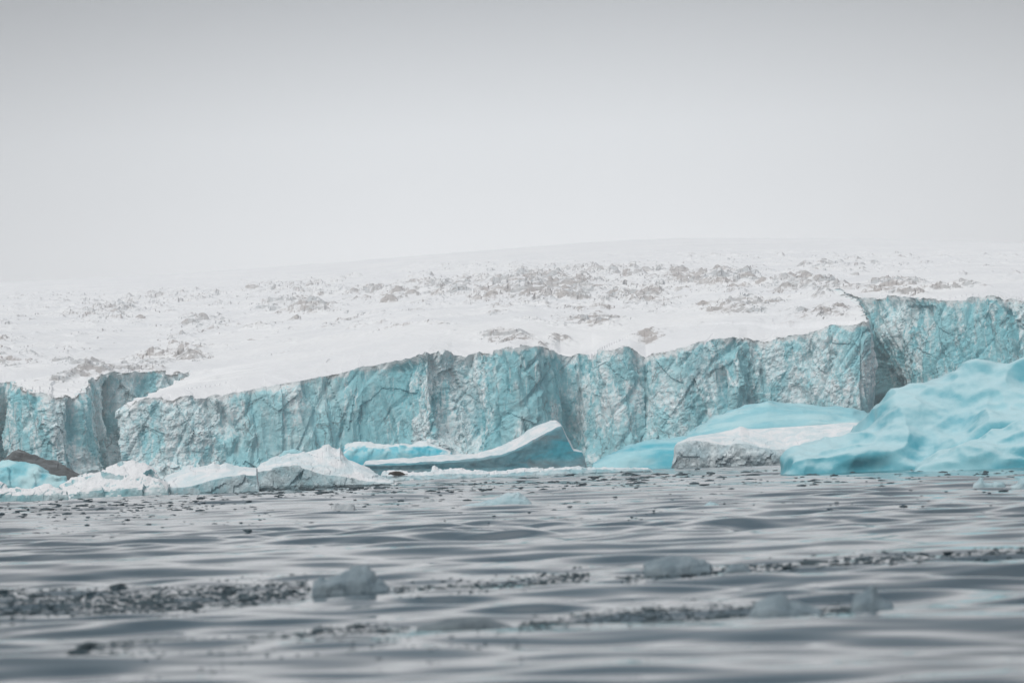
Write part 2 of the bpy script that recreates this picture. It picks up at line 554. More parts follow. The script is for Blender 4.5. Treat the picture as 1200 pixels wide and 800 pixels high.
NV = 118
vv = np.linspace(0, 1, NV)
base_z = -1.2
SS = np.repeat(sd[None], NV, 0)
VV = np.repeat(vv[:, None], nS, 1)
ZZ = base_z + (ztop[None] - base_z) * VV
PX = np.repeat(pxd[None], NV, 0)
XX = xs_[None] * VV + (xs_ + (xbd - xd))[None] * (1 - VV)
XX = np.where(np.abs(xbd - xd)[None] > 0.05, XX - (xbd - xd)[None] * 0.0, XX)
YY = np.repeat(ys_[None], NV, 0).astype(float)
flat = lambda a: a.ravel()
Pn = np.stack([flat(SS), flat(YY * 0.0), flat(ZZ)], 1)
CR2 = np.clip(np.repeat(crum1[None], NV, 0) + 0.45 * fbm(Pn * np.array([1 / 14., 1, 1 / 11.]) + 3, 3, 11).reshape(SS.shape), 0, 1.1)
n_big = fbm(Pn * np.array([1 / 24., 1, 1 / 60.]), 2, 21).reshape(SS.shape)
n_flute = ridged(np.stack([Pn[:, 0] / 7. + Pn[:, 2] * 0.03, Pn[:, 1], Pn[:, 2] / 38.], 1), 3, 31).reshape(SS.shape)
n_fac1 = facets(np.stack([Pn[:, 0] / 7.0, Pn[:, 1] + 4.2, Pn[:, 2] / 11.], 1), 41, 0.9).reshape(SS.shape)
n_fac2 = facets(np.stack([Pn[:, 0] / 2.1, Pn[:, 1] + 1.7, Pn[:, 2] / 2.8], 1), 42, 1.0).reshape(SS.shape)
n_fac3 = facets(np.stack([Pn[:, 0] / 0.85, Pn[:, 1] + 8.7, Pn[:, 2] / 1.0], 1), 43, 1.0).reshape(SS.shape)
n_tow = facets(np.stack([Pn[:, 0] / 11.0 + Pn[:, 2] * 0.012, Pn[:, 1] + 2.3, Pn[:, 2] / 34.], 1), 44, 0.55).reshape(SS.shape)
n_cleft = ridged(np.stack([Pn[:, 0] / 13. + Pn[:, 2] / 60., Pn[:, 1] + 5, Pn[:, 2] / 45.], 1), 2, 63).reshape(SS.shape)
n_fine = fbm(Pn / 1.6, 4, 51, 0.6).reshape(SS.shape)
n_crack = ridged(np.stack([Pn[:, 0] / 9. - Pn[:, 2] / 16., Pn[:, 1], Pn[:, 2] / 26.], 1), 2, 61).reshape(SS.shape)
D = 2.4 * n_big + 1.25 * n_flute + 1.1 * n_fac1 * (0.35 + 0.6 * CR2) + 0.30 * n_fac2 * (0.08 + 1.0 * CR2) + 0.16 * n_fac3 * (0.1 + CR2) + n_fine * (0.12 + 0.36 * CR2)
D += 1.5 * n_tow * (0.4 + 0.8 * CR2)
D -= 2.6 * np.clip(n_crack - 1.12, 0, 1) + 7.0 * np.clip(n_cleft - 1.14, 0, 1)
# the cave in the corner of the right-hand bay, and the hollow at the left edge
back = YY > 745
D -= np.where(back, 13 * bumpf(PX, 1026, 11) * sstep(0.42, 0.2, VV) + 11 * bumpf(PX, 1034, 30) * sstep(0.85, 0.3, VV), 0)
D -= np.where(back & (PX < 60), 8 * bumpf(PX, -8, 26) * sstep(1.0, 0.3, VV), 0)
# narrow dark cleft in the left recess
D -= np.where((PX < 190) & back, 7 * bumpf(PX, 132, 3.0) * sstep(0.25, 0.5, VV) * sstep(1.0, 0.9, VV), 0)
# rubble aprons at the foot
apron = sstep(0.36, 0.0, VV) * (0.15 + 0.85 * (bumpf(PX, 900, 70) + 0.6 * bumpf(PX, 540, 40) + 0.5 * bumpf(PX, 230, 50) + 0.5 * bumpf(PX, 690, 18)))
D += 6.5 * apron + apron * 3.0 * n_fac2
CR2 = np.clip(CR2 + apron * 0.9, 0, 1.2)
# lean back towards the lip; the tip of the right-hand block overhangs
D -= 1.6 * VV ** 2
D *= sstep(1.02, 0.9, VV) * 0.65 + 0.35
XX = XX + D * nx[None]
YY = YY + D * ny[None]
# lip rows that roll back under the snow
lipx, lipy = XX[-1], YY[-1]
rows = [np.stack([XX, YY, ZZ], 2)]
for off, dz in ((0.35, 0.02), (1.2, -0.12), (2.2, -1.2)):
    rows.append(np.stack([lipx - nx * off, lipy - ny * off, ztop + dz], 1)[None])
P = np.concatenate(rows, 0)
below = np.concatenate([(ztop[None] - ZZ), np.zeros((3, nS))], 0)
crA = np.concatenate([CR2, CR2[-1:], CR2[-1:], CR2[-1:]], 0)

glacier = empty('glacier', (0, 700, 0))
tag(glacier, 'snow covered glacier ending in a long broken turquoise ice cliff above the sea', 'glacier', kind='structure')
bpy.context.view_layer.update()


def under(o, root):
    """parent o, whose vertices are in world coordinates, without moving it"""
    me = o.data
    me.transform(Matrix.Translation(-root.location))
    o.parent = root
    return o


cl = link_mesh('ice_cliff', P.reshape(-1, 3), grid_faces(P.shape[0], nS), M_CLIFF, smooth=False, attrs={'crumble': crA.ravel(), 'below_lip': below.ravel()})
under(cl, glacier)


# ------------------------------------------------------------------ snow slope behind the lip
def inside_poly(px, py, poly):
    res = np.zeros(len(px), bool)
    x0, y0 = poly[-1]
    for x1, y1 in poly:
        c = ((y1 > py) != (y0 > py))
        with np.errstate(divide='ignore', invalid='ignore'):
            xi = (x0 - x1) * (py - y1) / (y0 - y1 if y0 != y1 else 1e-9) + x1
        res ^= c & (px < xi)
        x0, y0 = x1, y1
    return res


rowsY = np.concatenate([np.geomspace(684, 830, 150)[:-1], np.geomspace(830, 1500, 260)[:-1], np.geomspace(1500, 3150, 230)[:-1], np.geomspace(3150, 4300, 12)])
colsT = np.concatenate([np.linspace(-0.325, -0.19, 120)[:-1], np.linspace(-0.19, 0.19, 960), np.linspace(0.19, 0.325, 120)[1:]])
GY, GT = np.meshgrid(rowsY, colsT, indexing='ij')
gx, gy, gt = (GT * GY).ravel(), GY.ravel(), GT.ravel()
gz = snow_height(gt, gy)
step = 3
poly = np.concatenate([np.stack([lipx[::step], lipy[::step]], 1), [[lipx[-1], lipy[-1]], [3000, lipy[-1]], [3000, 6000], [-3000, 6000], [-3000, lipy[0]]]])
ins = np.ones(len(gx), bool)
near = gy < 815
ins[near] = inside_poly(gx[near], gy[near], poly)
# distance to the lip
dlip = np.full(len(gx), 1e3)
snapz = np.zeros(len(gx))
snapxy = np.zeros((len(gx), 2))
kd = kdtree.KDTree(nS)
for i in range(nS):
    kd.insert((lipx[i], lipy[i], 0), i)
kd.balance()
cand = np.where((gy < 850))[0]
insg = ins.reshape(GY.shape)
nb = insg.copy()
nb[:-1] |= insg[1:]; nb[1:] |= insg[:-1]
nb2 = nb.copy()
nb2[:, :-1] |= nb[:, 1:]; nb2[:, 1:] |= nb[:, :-1]
useful = nb2.ravel()
for i in cand:
    if not useful[i]:
        continue
    co, j, d = kd.find((gx[i], gy[i], 0))
    dlip[i] = d
    snapz[i] = ztop[j]
    snapxy[i] = (lipx[j], lipy[j])
gz = gz + (snapz - gz) * np.where(dlip < 900, np.exp(-(dlip / 11.0)), 0)
# where the surface is broken by crevasses and seracs (photo position, radius)
gpx = 600 + FPX * gt
gph = (gz - CAM_H) / gy
gpy = 535 - (gpx - 600) * math.tan(ROLL) - FPX * gph
RG = [(520, 340, 60, 14, .8), (640, 340, 90, 22, 1.), (560, 345, 40, 14, .7), (740, 350, 60, 18, .8), (700, 378, 60, 9, .6), (830, 330, 80, 14, .8), (860, 360, 60, 16, .7), (935, 335, 60, 12, .8), (960, 365, 50, 12, .5), (1060, 338, 60, 9, .8), (1000, 312, 80, 8, .35), (760, 398, 24, 8, .7), (735, 378, 20, 7, .55), (215, 412, 32, 13, .8), (175, 425, 36, 10, .8), (110, 440, 40, 12, .9), (40, 420, 50, 16, .5), (130, 365, 60, 14, .6), (60, 345, 70, 10, .7), (200, 345, 80, 10, .7), (330, 338, 70, 10, .8), (240, 380, 50, 10, .5), (350, 360, 50, 10, .8), (440, 345, 60, 10, .7), (430, 375, 50, 8, .5), (320, 325, 120, 7, .7), (300, 385, 30, 6, .4), (500, 310, 120, 7, .6), (700, 318, 120, 9, .6), (860, 300, 140, 7, .3), (560, 395, 60, 6, .35), (620, 400, 50, 5, .4), (640, 395, 40, 7, .4), (-100, 400, 100, 40, .7), (1300, 330, 100, 15, .7)]
mask = np.zeros(len(gx))
for a, b, wx, wy, k in RG:
    mask = np.maximum(mask, k * np.exp(-((gpx - a) / wx) ** 2 - ((gpy - b) / wy) ** 2))
q = np.stack([gx, gy, np.zeros_like(gx)], 1)
mask = np.clip(mask * 1.15 + 0.75 * fbm(q / np.array([13., 34., 1.]), 4, 5) - 0.13, 0, 1.1)
mask *= sstep(0.0, 5.0, dlip) * (0.25 + 0.75 * sstep(2600, 1500, gy)) * (gy < 3000)
sc_ = np.clip(gy / 800, 1, 2.4)              # far blocks are built a little coarser
k8 = np.maximum(gy / 800, 1)
qs = np.stack([gx / k8, np.where(gy > 800, 800 + 800 * np.log(k8), gy), q[:, 2]], 1)
rd = ridged(np.stack([qs[:, 0] / 13 + qs[:, 1] / 40., qs[:, 1] / 11., q[:, 2]], 1), 3, 71)
fc = facets(np.stack([qs[:, 0] / 9, qs[:, 1] / 8, q[:, 2] + .5], 1), 72, 0.9)
fc2 = facets(np.stack([qs[:, 0] / 3.6, qs[:, 1] / 4.5, q[:, 2] + .5], 1), 73, 0.9)
relief = (1.0 * np.clip(rd - 0.3, -0.4, 2) + 0.75 * fc + 0.22 * fc2) * mask ** 1.2 * 1.9 * sc_ ** 0.75
relief += 0.35 * fbm(q / np.array([22., 40., 1.]), 3, 81) * sstep(0, 12, dlip) * 1.6
relief += 0.2 * fbm(q / np.array([5., 9., 1.]), 3, 83) * sstep(0, 6, dlip)
gz = gz + relief
gxs, gys = gx.copy(), gy.copy()
out = ~ins
gxs[out] = snapxy[out, 0]
gys[out] = snapxy[out, 1]
gz[out] = snapz[out]
fcs = grid_faces(*GY.shape)
keep = ins[fcs].any(1) & (dlip[fcs] < 8).all(1) | ins[fcs].all(1)
V, Fc, at_ = compact(np.stack([gxs, gys, gz], 1), fcs[keep], {'rough': mask})
sf = link_mesh('snowfield', V, Fc, M_FIELD, smooth=False, attrs=at_)
under(sf, glacier)


# ------------------------------------------------------------------ icebergs
def berg(name, Y, curves, mats, parts=None, n_u=None, rows=10, noise=(), taper=0.03, label=None, cat='iceberg', group=None, seed=0, sink=-0.5, smooth=False, dz=0.0, ns=None, su=0, body=None):
    """loft through lines traced from front waterline over the crest to the back waterline.
    curves: (depth behind Y, [(px, py)..]) ; py None = at the waterline. parts: list of (part name, first curve, last curve, material)"""
    allx = [p[0] for _, pts in curves for p in pts]
    w = max(allx) - min(allx)
    n_u = n_u or int(np.clip(w * 1.1, 24, 420))
    u = np.linspace(0, 1, n_u)
    C = []
    for dY, pts in curves:
        pts = np.array([(p[0], np.nan if p[1] is None else p[1]) for p in pts], float)
        x = pts[0, 0] + (pts[-1, 0] - pts[0, 0]) * u
        if np.isnan(pts).any():
            y = np.full(n_u, 560.0)
            c = at(x, y, np.full(n_u, Y + dY))
            c[:, 2] = sink
        else:
            y = np.interp(x, pts[:, 0], pts[:, 1])
            c = at(x, y, np.full(n_u, Y + dY))
            c[:, 2] += dz
        C.append(c)
    C = np.array(C)
    tp = sstep(0, taper, u) * sstep(1, 1 - taper, u)
    C[:, :, 2] = sink + (C[:, :, 2] - sink) * tp[None]
    if su:
        for k in range(1, len(C)):
            C[k, :, 2] = smooth1(C[k, :, 2], su)
    # rows between the lines
    rs, owner, nsr = [], [], []
    ns = ns or [1.0] * len(C)
    K = len(C)
    for k in range(K - 1):
        nr = rows if isinstance(rows, int) else rows[k]
        for j in range(nr):
            s = j / nr
            rs.append(C[k] * (1 - s) + C[k + 1] * s)
            owner.append(k)
            nsr.append(ns[k] * (1 - s) + ns[k + 1] * s)
    rs.append(C[-1])
    owner.append(K - 2)
    nsr.append(ns[-1])
    Pg = np.array(rs)
    # round the profile a little
    for _ in range(2 if smooth else 1):
        Pg[1:-1] = Pg[1:-1] * 0.5 + 0.25 * (Pg[:-2] + Pg[2:])
    nrm = grid_normals(Pg)
    nrm = np.where(np.isfinite(nrm), nrm, 0)
    pts = Pg.reshape(-1, 3)
    q = pts - pts.mean(0)
    disp = np.zeros(len(pts))
    for kind, scale, amp in noise:
        scl = np.array(scale if isinstance(scale, tuple) else (scale,) * 3, float)
        if kind == 'f':
            disp += amp * facets(q / scl + seed * 3.7, 100 + seed, 1.0)
        elif kind == 'n':
            disp += amp * fbm(q / scl + seed * 3.7, 3, 200 + seed)
        elif kind == 'r':
            disp += amp * (ridged(q / scl + seed * 3.7, 2, 300 + seed) - 0.6)
        elif kind == 'd':               # long folds climbing to the right
            a = scl[2]
            fold = np.stack([(q[:, 0] * math.cos(a) + q[:, 2] * math.sin(a)) / (scl[0] * 4), q[:, 1] / 14, (-q[:, 0] * math.sin(a) + q[:, 2] * math.cos(a)) / scl[1]], 1)
            disp += amp * (ridged(fold + seed * 2.3, 2, 400 + seed) - 0.5)
    disp = disp * np.repeat(np.array(nsr)[:, None], n_u, 1).ravel()
    h = np.clip((pts[:, 2] - sink) / 1.2, 0, 1)
    edge = np.repeat(tp[None], len(Pg), 0).ravel()
    pts = pts + nrm.reshape(-1, 3) * (disp * h * (0.25 + 0.75 * edge))[:, None]
    owner = np.array(owner)
    cx = pts[:, 0].mean()
    root = None
    fs = grid_faces(len(Pg), n_u)
    frow = np.repeat(np.arange(len(Pg) - 1), n_u - 1)
    if body:
        parts = [(body, 0, K, mats)]
    if parts:
        root = empty(name, (float(cx), float(Y), 0.0))
        for pname, k0, k1, mat in parts:
            sel = (owner[frow] >= k0) & (owner[frow] < k1)
            v_, f_, _ = compact(pts, fs[sel])
            under(link_mesh(pname, v_, f_, mat, smooth=smooth), root)
    else:
        v_ = pts - np.array([cx, Y, 0.0])
        root = link_mesh(name, v_, fs, mats, smooth=smooth)
        root.location = (float(cx), float(Y), 0.0)
    tag(root, label, cat, group)
    return root


W = None
G = 'icebergs grounded below the ice cliff'

# wide smooth blue iceberg on the right
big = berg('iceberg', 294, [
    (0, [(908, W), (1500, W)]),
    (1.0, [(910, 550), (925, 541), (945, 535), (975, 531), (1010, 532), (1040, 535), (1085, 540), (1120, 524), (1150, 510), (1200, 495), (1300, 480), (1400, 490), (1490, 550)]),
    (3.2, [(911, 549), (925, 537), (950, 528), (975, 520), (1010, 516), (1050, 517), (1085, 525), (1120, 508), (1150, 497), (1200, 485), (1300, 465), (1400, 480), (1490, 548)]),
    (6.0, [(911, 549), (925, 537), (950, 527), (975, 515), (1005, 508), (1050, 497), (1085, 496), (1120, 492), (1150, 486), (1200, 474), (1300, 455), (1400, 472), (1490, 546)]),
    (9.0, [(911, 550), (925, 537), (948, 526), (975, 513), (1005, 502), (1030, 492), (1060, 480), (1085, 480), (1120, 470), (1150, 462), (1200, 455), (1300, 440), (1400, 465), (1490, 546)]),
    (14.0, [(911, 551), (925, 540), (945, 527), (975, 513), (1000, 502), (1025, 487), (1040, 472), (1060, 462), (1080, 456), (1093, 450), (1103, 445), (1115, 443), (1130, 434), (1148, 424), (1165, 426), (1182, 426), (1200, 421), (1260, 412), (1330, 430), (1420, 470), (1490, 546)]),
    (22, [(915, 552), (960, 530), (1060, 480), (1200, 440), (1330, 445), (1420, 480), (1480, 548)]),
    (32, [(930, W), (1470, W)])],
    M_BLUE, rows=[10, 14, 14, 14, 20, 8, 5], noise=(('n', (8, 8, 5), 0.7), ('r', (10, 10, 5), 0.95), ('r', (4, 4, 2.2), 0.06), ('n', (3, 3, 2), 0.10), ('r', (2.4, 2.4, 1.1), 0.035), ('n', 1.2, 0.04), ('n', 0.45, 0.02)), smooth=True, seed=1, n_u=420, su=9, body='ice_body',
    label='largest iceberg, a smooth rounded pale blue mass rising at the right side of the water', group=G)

# a lower spur of the same mass, overlapping its right front
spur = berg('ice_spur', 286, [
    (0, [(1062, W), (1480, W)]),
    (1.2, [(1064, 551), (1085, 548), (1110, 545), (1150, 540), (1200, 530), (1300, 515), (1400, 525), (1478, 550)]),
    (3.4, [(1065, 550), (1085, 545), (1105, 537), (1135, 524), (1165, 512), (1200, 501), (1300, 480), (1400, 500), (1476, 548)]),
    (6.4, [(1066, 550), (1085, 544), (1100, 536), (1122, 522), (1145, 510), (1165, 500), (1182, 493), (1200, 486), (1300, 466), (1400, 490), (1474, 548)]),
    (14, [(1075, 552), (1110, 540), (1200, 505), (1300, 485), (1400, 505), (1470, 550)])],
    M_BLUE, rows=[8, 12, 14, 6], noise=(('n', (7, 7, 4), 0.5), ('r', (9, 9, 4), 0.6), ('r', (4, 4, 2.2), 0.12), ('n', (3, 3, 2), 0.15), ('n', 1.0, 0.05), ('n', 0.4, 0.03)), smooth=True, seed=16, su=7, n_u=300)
spur.data.transform(Matrix.Translation(spur.location - big.location))
spur.location = (0, 0, 0)
spur.parent = big
del spur['category']

# white slab with a rocky grey front
berg('iceberg', 470, [
    (0, [(786, W), (1064, W)]),
    (-0.6, [(783, 541), (788, 535), (800, 534), (850, 534), (900, 533), (1062, 530)]),
    (0.6, [(784, 538), (788, 527), (795, 519), (806, 515.5), (816, 515), (830, 517), (850, 521), (870, 520), (890, 524), (920, 527), (945, 522), (1000, 511), (1062, 505)]),
    (9, [(786, 537), (790, 526), (797, 517), (808, 512), (830, 508), (858, 502), (868, 498), (878, 501), (920, 499), (1000, 494), (1062, 494)]),
    (20, [(790, 530), (1060, 505)]),
    (26, [(800, W), (1056, W)])],
    None, parts=[('ice_body', 0, 2, M_DIRTY), ('snow_cap', 2, 5, M_CAP)], rows=[8, 10, 16, 5, 4], noise=(('n', 3.0, 0.5), ('f', 2.2, 0.32), ('f', 1.0, 0.14), ('n', 0.8, 0.08)), taper=0.03, seed=2, ns=[1, 1, 0.3, 0.12, 0.2, 0.3],
    label='flat iceberg with a clean white snow top and a rough grey rocky looking front face', group=G)

# light blue dome next to it
berg('iceberg', 484, [
    (0, [(688, W), (880, W)]),
    (1.5, [(690, 546), (710, 542), (740, 536), (765, 532), (785, 530), (880, 528)]),
    (5, [(690, 546), (710, 536), (740, 523), (765, 518), (785, 518), (880, 520)]),
    (9, [(690, 546), (710, 533), (740, 519), (765, 513), (780, 513), (800, 511), (830, 512), (880, 520)]),
    (18, [(700, W), (870, W)])],
    ice_material('dome_blue_ice', (0.10, 0.47, 0.58), (0.40, 0.69, 0.75), 0.2, rough=0.4, stretch=(0.35, 1, 1.4), rot=(0, -0.6, 0), bump=0.15), rows=[6, 8, 8, 6], noise=(('n', 4, 0.35), ('n', (3, 3, 0.8), 0.12)), smooth=True, seed=3,
    label='low light blue domed iceberg whose end tucks against the rocky grey slab', group=G)

# rippled blue sheet behind the white slab
berg('iceberg', 560, [
    (0, [(785, W), (1056, W)]),
    (3, [(787, 535), (810, 522), (850, 510), (900, 500), (960, 497), (1010, 500), (1054, 515)]),
    (10, [(788, 530), (805, 512), (830, 496), (870, 479), (900, 474), (950, 479), (1000, 484), (1025, 492), (1054, 510)]),
    (16, [(789, 529), (808, 507), (830, 492), (855, 479), (872, 473), (900, 470), (950, 475), (1000, 478), (1022, 487), (1054, 508)]),
    (30, [(800, W), (1046, W)])],
    M_RIPPLE, rows=[6, 14, 12, 6], noise=(('r', (14, 14, 2.2), 0.5), ('n', (3, 3, 1), 0.15)), smooth=True, seed=4,
    label='long rippled light blue iceberg lying behind the flat white slab', group=G)

# curved wedge with white ramp
berg('iceberg', 500, [
    (0, [(418, W), (692, W)]),
    (0.4, [(420, 549), (470, 550), (550, 549), (600, 547), (650, 544), (690, 540)]),
    (0.1, [(420, 545.5), (470, 545), (520, 542), (560, 539.5), (590, 534), (615, 523), (640, 509), (652, 502), (658, 500), (664, 514), (672, 528), (682, 530), (690, 532)]),
    (0.5, [(420, 544), (470, 542.5), (520, 539.5), (560, 537), (590, 532), (615, 521.5), (640, 507.5), (652, 501), (658, 499), (664, 512), (672, 527), (682, 529), (690, 531)]),
    (8, [(421, 541), (470, 536.5), (520, 532), (560, 531), (580, 525), (605, 512), (630, 496), (645, 490), (652, 491), (658, 497), (664, 511), (672, 526), (682, 528), (690, 531)]),
    (13, [(425, W), (688, W)])],
    None, parts=[('ice_body', 0, 3, M_WEDGE), ('snow_cap', 3, 5, M_CAP)], rows=[6, 14, 3, 12, 5], noise=(('n', 4, 0.22), ('n', 1.0, 0.07)), seed=5, n_u=300,
    label='curved grey blue iceberg sweeping up to a pointed wedge with a smooth white snow ramp', group=G)

# low floe before it
floe = berg('ice_floe', 402, [
    (0, [(438, W), (772, W)]),
    (-0.3, [(440, 564), (470, 562), (520, 561.5), (560, 559), (600, 557), (640, 556), (690, 553.5), (770, 550)]),
    (0.6, [(440, 558), (470, 557), (500, 556), (540, 555), (575, 555.5), (600, 553.5), (640, 552), (675, 549), (692, 550), (770, 549)]),
    (4, [(440, 558), (446, 553), (455, 550.5), (470, 550), (480, 553), (505, 551), (509, 545), (514, 549), (540, 547.5), (555, 550), (575, 551), (600, 549.5), (614, 546.5), (640, 549), (660, 547), (676, 545), (690, 548), (720, 548), (770, 548)]),
    (9, [(445, W), (765, W)])],
    None, parts=[('ice_body', 0, 2, M_FLOE), ('snow_cap', 2, 4, M_CAP)], rows=[4, 5, 8, 4], noise=(('f', 1.2, 0.18), ('n', 0.7, 0.10)), seed=6, n_u=320,
    label='long low white floe with pale blue edge carrying a small dark animal', cat='ice floe', group=G)

# bright azure piece behind
berg('iceberg', 540, [
    (0, [(396, W), (534, W)]),
    (0.5, [(397, 536), (410, 530), (440, 532), (480, 532), (533, 534)]),
    (1.4, [(398, 527), (410, 522), (440, 522), (480, 522), (510, 522), (532, 531)]),
    (4, [(399, 525), (408, 519), (416, 515.5), (425, 516), (440, 519), (452, 520.5), (462, 519), (470, 520), (482, 519), (492, 516), (500, 516), (512, 521), (524, 526), (532, 531)]),
    (9, [(402, W), (530, W)])],
    M_AZURE, rows=[6, 7, 9, 5], noise=(('n', 2.2, 0.3), ('f', 1.5, 0.15)), seed=7, smooth=True,
    label='small vivid azure iceberg with a frosty white rim lying behind the curved wedge', group=G)

# jagged white iceberg
berg('iceberg', 318, [
    (0, [(288, W), (468, W)]),
    (-0.5, [(290, 571), (310, 569), (345, 568), (380, 568), (420, 567), (452, 566), (466, 567)]),
    (0.2, [(291, 562), (300, 552), (315, 549), (335, 546), (352, 546), (372, 553), (395, 558), (415, 561), (440, 564), (455, 566), (466, 566)]),
    (2.5, [(291, 560), (300, 549), (320, 542), (345, 539), (370, 540), (390, 541), (410, 547), (430, 553), (450, 561), (466, 566)]),
    (5, [(291, 558), (297, 550), (305, 541), (325, 534), (350, 530), (368, 524), (378, 520), (385, 517), (389, 520), (395, 523), (399, 520), (401, 528), (408, 537), (420, 542), (436, 550), (452, 559), (466, 566)]),
    (10, [(294, W), (464, W)])],
    None, parts=[('ice_body', 0, 2, ice_material('facet_grey_ice', (0.33, 0.50, 0.55), (0.58, 0.69, 0.72), 0.5, grime=(0.24, 0.30, 0.325), grime_amt=0.75, rough=0.5, bump=0.5)), ('snow_cap', 2, 5, M_CAP)], rows=[7, 10, 10, 12, 5], noise=(('f', 2.2, 0.40), ('f', 0.9, 0.16), ('n', 0.5, 0.05)), seed=8, ns=[1, 1, 0.6, 0.5, 0.55, 0.5],
    label='jagged white iceberg with two small peaks and a grey broken lower front', group=G)

# small light blue block poking up behind it
berg('iceberg', 345, [
    (0, [(325, W), (362, W)]),
    (0.4, [(326, 545), (345, 543), (361, 545)]),
    (1.0, [(326, 536), (333, 529), (345, 527), (354, 530), (361, 538)]),
    (2.5, [(327, 536), (333, 528), (345, 526), (354, 529), (360, 538)]),
    (5, [(327, W), (360, W)])],
    M_RIPPLE, rows=6, noise=(('f', 1.0, 0.12),), seed=9,
    label='little light blue block showing above the shoulder of the jagged white iceberg', group=G)

# flat white one with blue undercut
berg('iceberg', 304, [
    (0, [(182, W), (306, W)]),
    (0.1, [(184, 574), (212, 575), (230, 572), (250, 570), (275, 568), (304, 566)]),
    (0.2, [(184, 572), (206, 572), (225, 569), (245, 563), (262, 559), (285, 556), (304, 556)]),
    (2.0, [(184, 568), (200, 560), (225, 556), (250, 553), (280, 551), (304, 550)]),
    (6.0, [(185, 566), (196, 555), (214, 549), (220, 544), (230, 545), (243, 543), (251, 540), (258, 544), (265, 541), (275, 545), (290, 546), (304, 548)]),
    (11, [(190, W), (303, W)])],
    None, parts=[('ice_body', 0, 2, M_FLOE), ('snow_cap', 2, 5, M_CAP)], rows=[5, 6, 10, 10, 5], noise=(('f', 1.6, 0.25), ('n', 0.8, 0.09)), seed=10, ns=[1, 1, 0.5, 0.25, 0.5, 0.5],
    label='gently sloping white iceberg with a blue grey undercut foot and ragged snow edge', group=G)

# hummock
berg('iceberg', 300, [
    (0, [(66, W), (200, W)]),
    (0.2, [(67, 577), (100, 577), (140, 574), (170, 571), (185, 570), (199, 574)]),
    (1.5, [(68, 574), (90, 570), (112, 565), (140, 561), (165, 558), (185, 562), (199, 572)]),
    (3.5, [(69, 572), (85, 564), (108, 558), (125, 553), (142, 548), (158, 546), (172, 549), (186, 559), (199, 571)]),
    (5.5, [(70, 571), (85, 562), (100, 558), (110, 554), (117, 551), (124, 551), (132, 547), (142, 542.5), (156, 540), (166, 541), (176, 548), (188, 559), (198, 571)]),
    (10, [(75, W), (196, W)])],
    M_HUMMOCK, rows=[6, 9, 9, 9, 6], noise=(('f', 2.0, 0.42), ('n', 1.4, 0.22), ('n', 0.5, 0.06)), seed=11,
    label='hummocky rounded white iceberg with a teal hollow on its side', group=G)

# far left blue iceberg
berg('iceberg', 330, [
    (0, [(-130, W), (84, W)]),
    (0.8, [(-128, 572), (-60, 566), (0, 569), (20, 569), (40, 566), (60, 565), (83, 567)]),
    (1.2, [(-128, 566), (-60, 552), (0, 556), (18, 562), (30, 560), (42, 552), (60, 558), (83, 566)]),
    (3.0, [(-128, 562), (-60, 545), (0, 549), (16, 545), (30, 546), (45, 547), (60, 556), (83, 566)]),
    (5.5, [(-128, 560), (-70, 542), (-30, 538), (-8, 541), (2, 536), (10, 534.5), (24, 537), (38, 542), (50, 549), (66, 557), (82, 565)]),
    (12, [(-120, W), (80, W)])],
    ice_material('scooped_blue_ice', (0.24, 0.58, 0.66), (0.50, 0.74, 0.78), 0.3, rough=0.4, blue_spots=(0.09, 0.45, 0.56), bump=0.2), rows=[6, 8, 10, 9, 6], noise=(('f', 2.4, 0.4), ('n', 1.8, 0.25)), seed=12, smooth=True,
    label='blue iceberg with a deep teal scooped hollow, beside the dark silty slab', group=G)

# dark silty slab behind it
berg('iceberg', 400, [
    (0, [(-6, W), (102, W)]),
    (1, [(-5, 555), (20, 548), (50, 556), (75, 562), (101, 564)]),
    (2.5, [(-4, 545), (8, 536), (18, 528), (24, 528), (50, 537), (70, 544), (86, 551), (96, 559), (100, 563)]),
    (4.5, [(-4, 544), (8, 535), (18, 527), (24, 527), (40, 533), (52, 536), (54, 538), (71, 541), (73, 543), (86, 549), (94, 555), (100, 562)]),
    (9, [(0, W), (98, W)])],
    M_SILT, rows=[6, 10, 5, 5], noise=(('n', (3, 3, 1.2), 0.2), ('f', 1.1, 0.12)), seed=13,
    label='dark grey silt stained slab of ice leaning down between blue and white icebergs', group=G)

# low white floes at the left edge
berg('ice_floe', 286, [
    (0, [(-60, W), (84, W)]),
    (0.1, [(-58, 579), (0, 580), (40, 580), (82, 579)]),
    (0.4, [(-58, 574), (0, 575), (20, 578), (40, 576), (60, 575), (82, 577)]),
    (1.6, [(-58, 567), (-20, 564), (0, 564), (6, 567), (10, 572), (22, 572), (38, 571), (45, 568), (51, 564.5), (58, 565), (66, 571), (82, 576)]),
    (4, [(-55, W), (80, W)])],
    M_HUMMOCK, rows=[4, 5, 8, 5], noise=(('f', 0.9, 0.16), ('n', 0.6, 0.08)), seed=14,
    label='low lumpy white floe in front of the scooped blue iceberg', cat='ice floe', group=G)


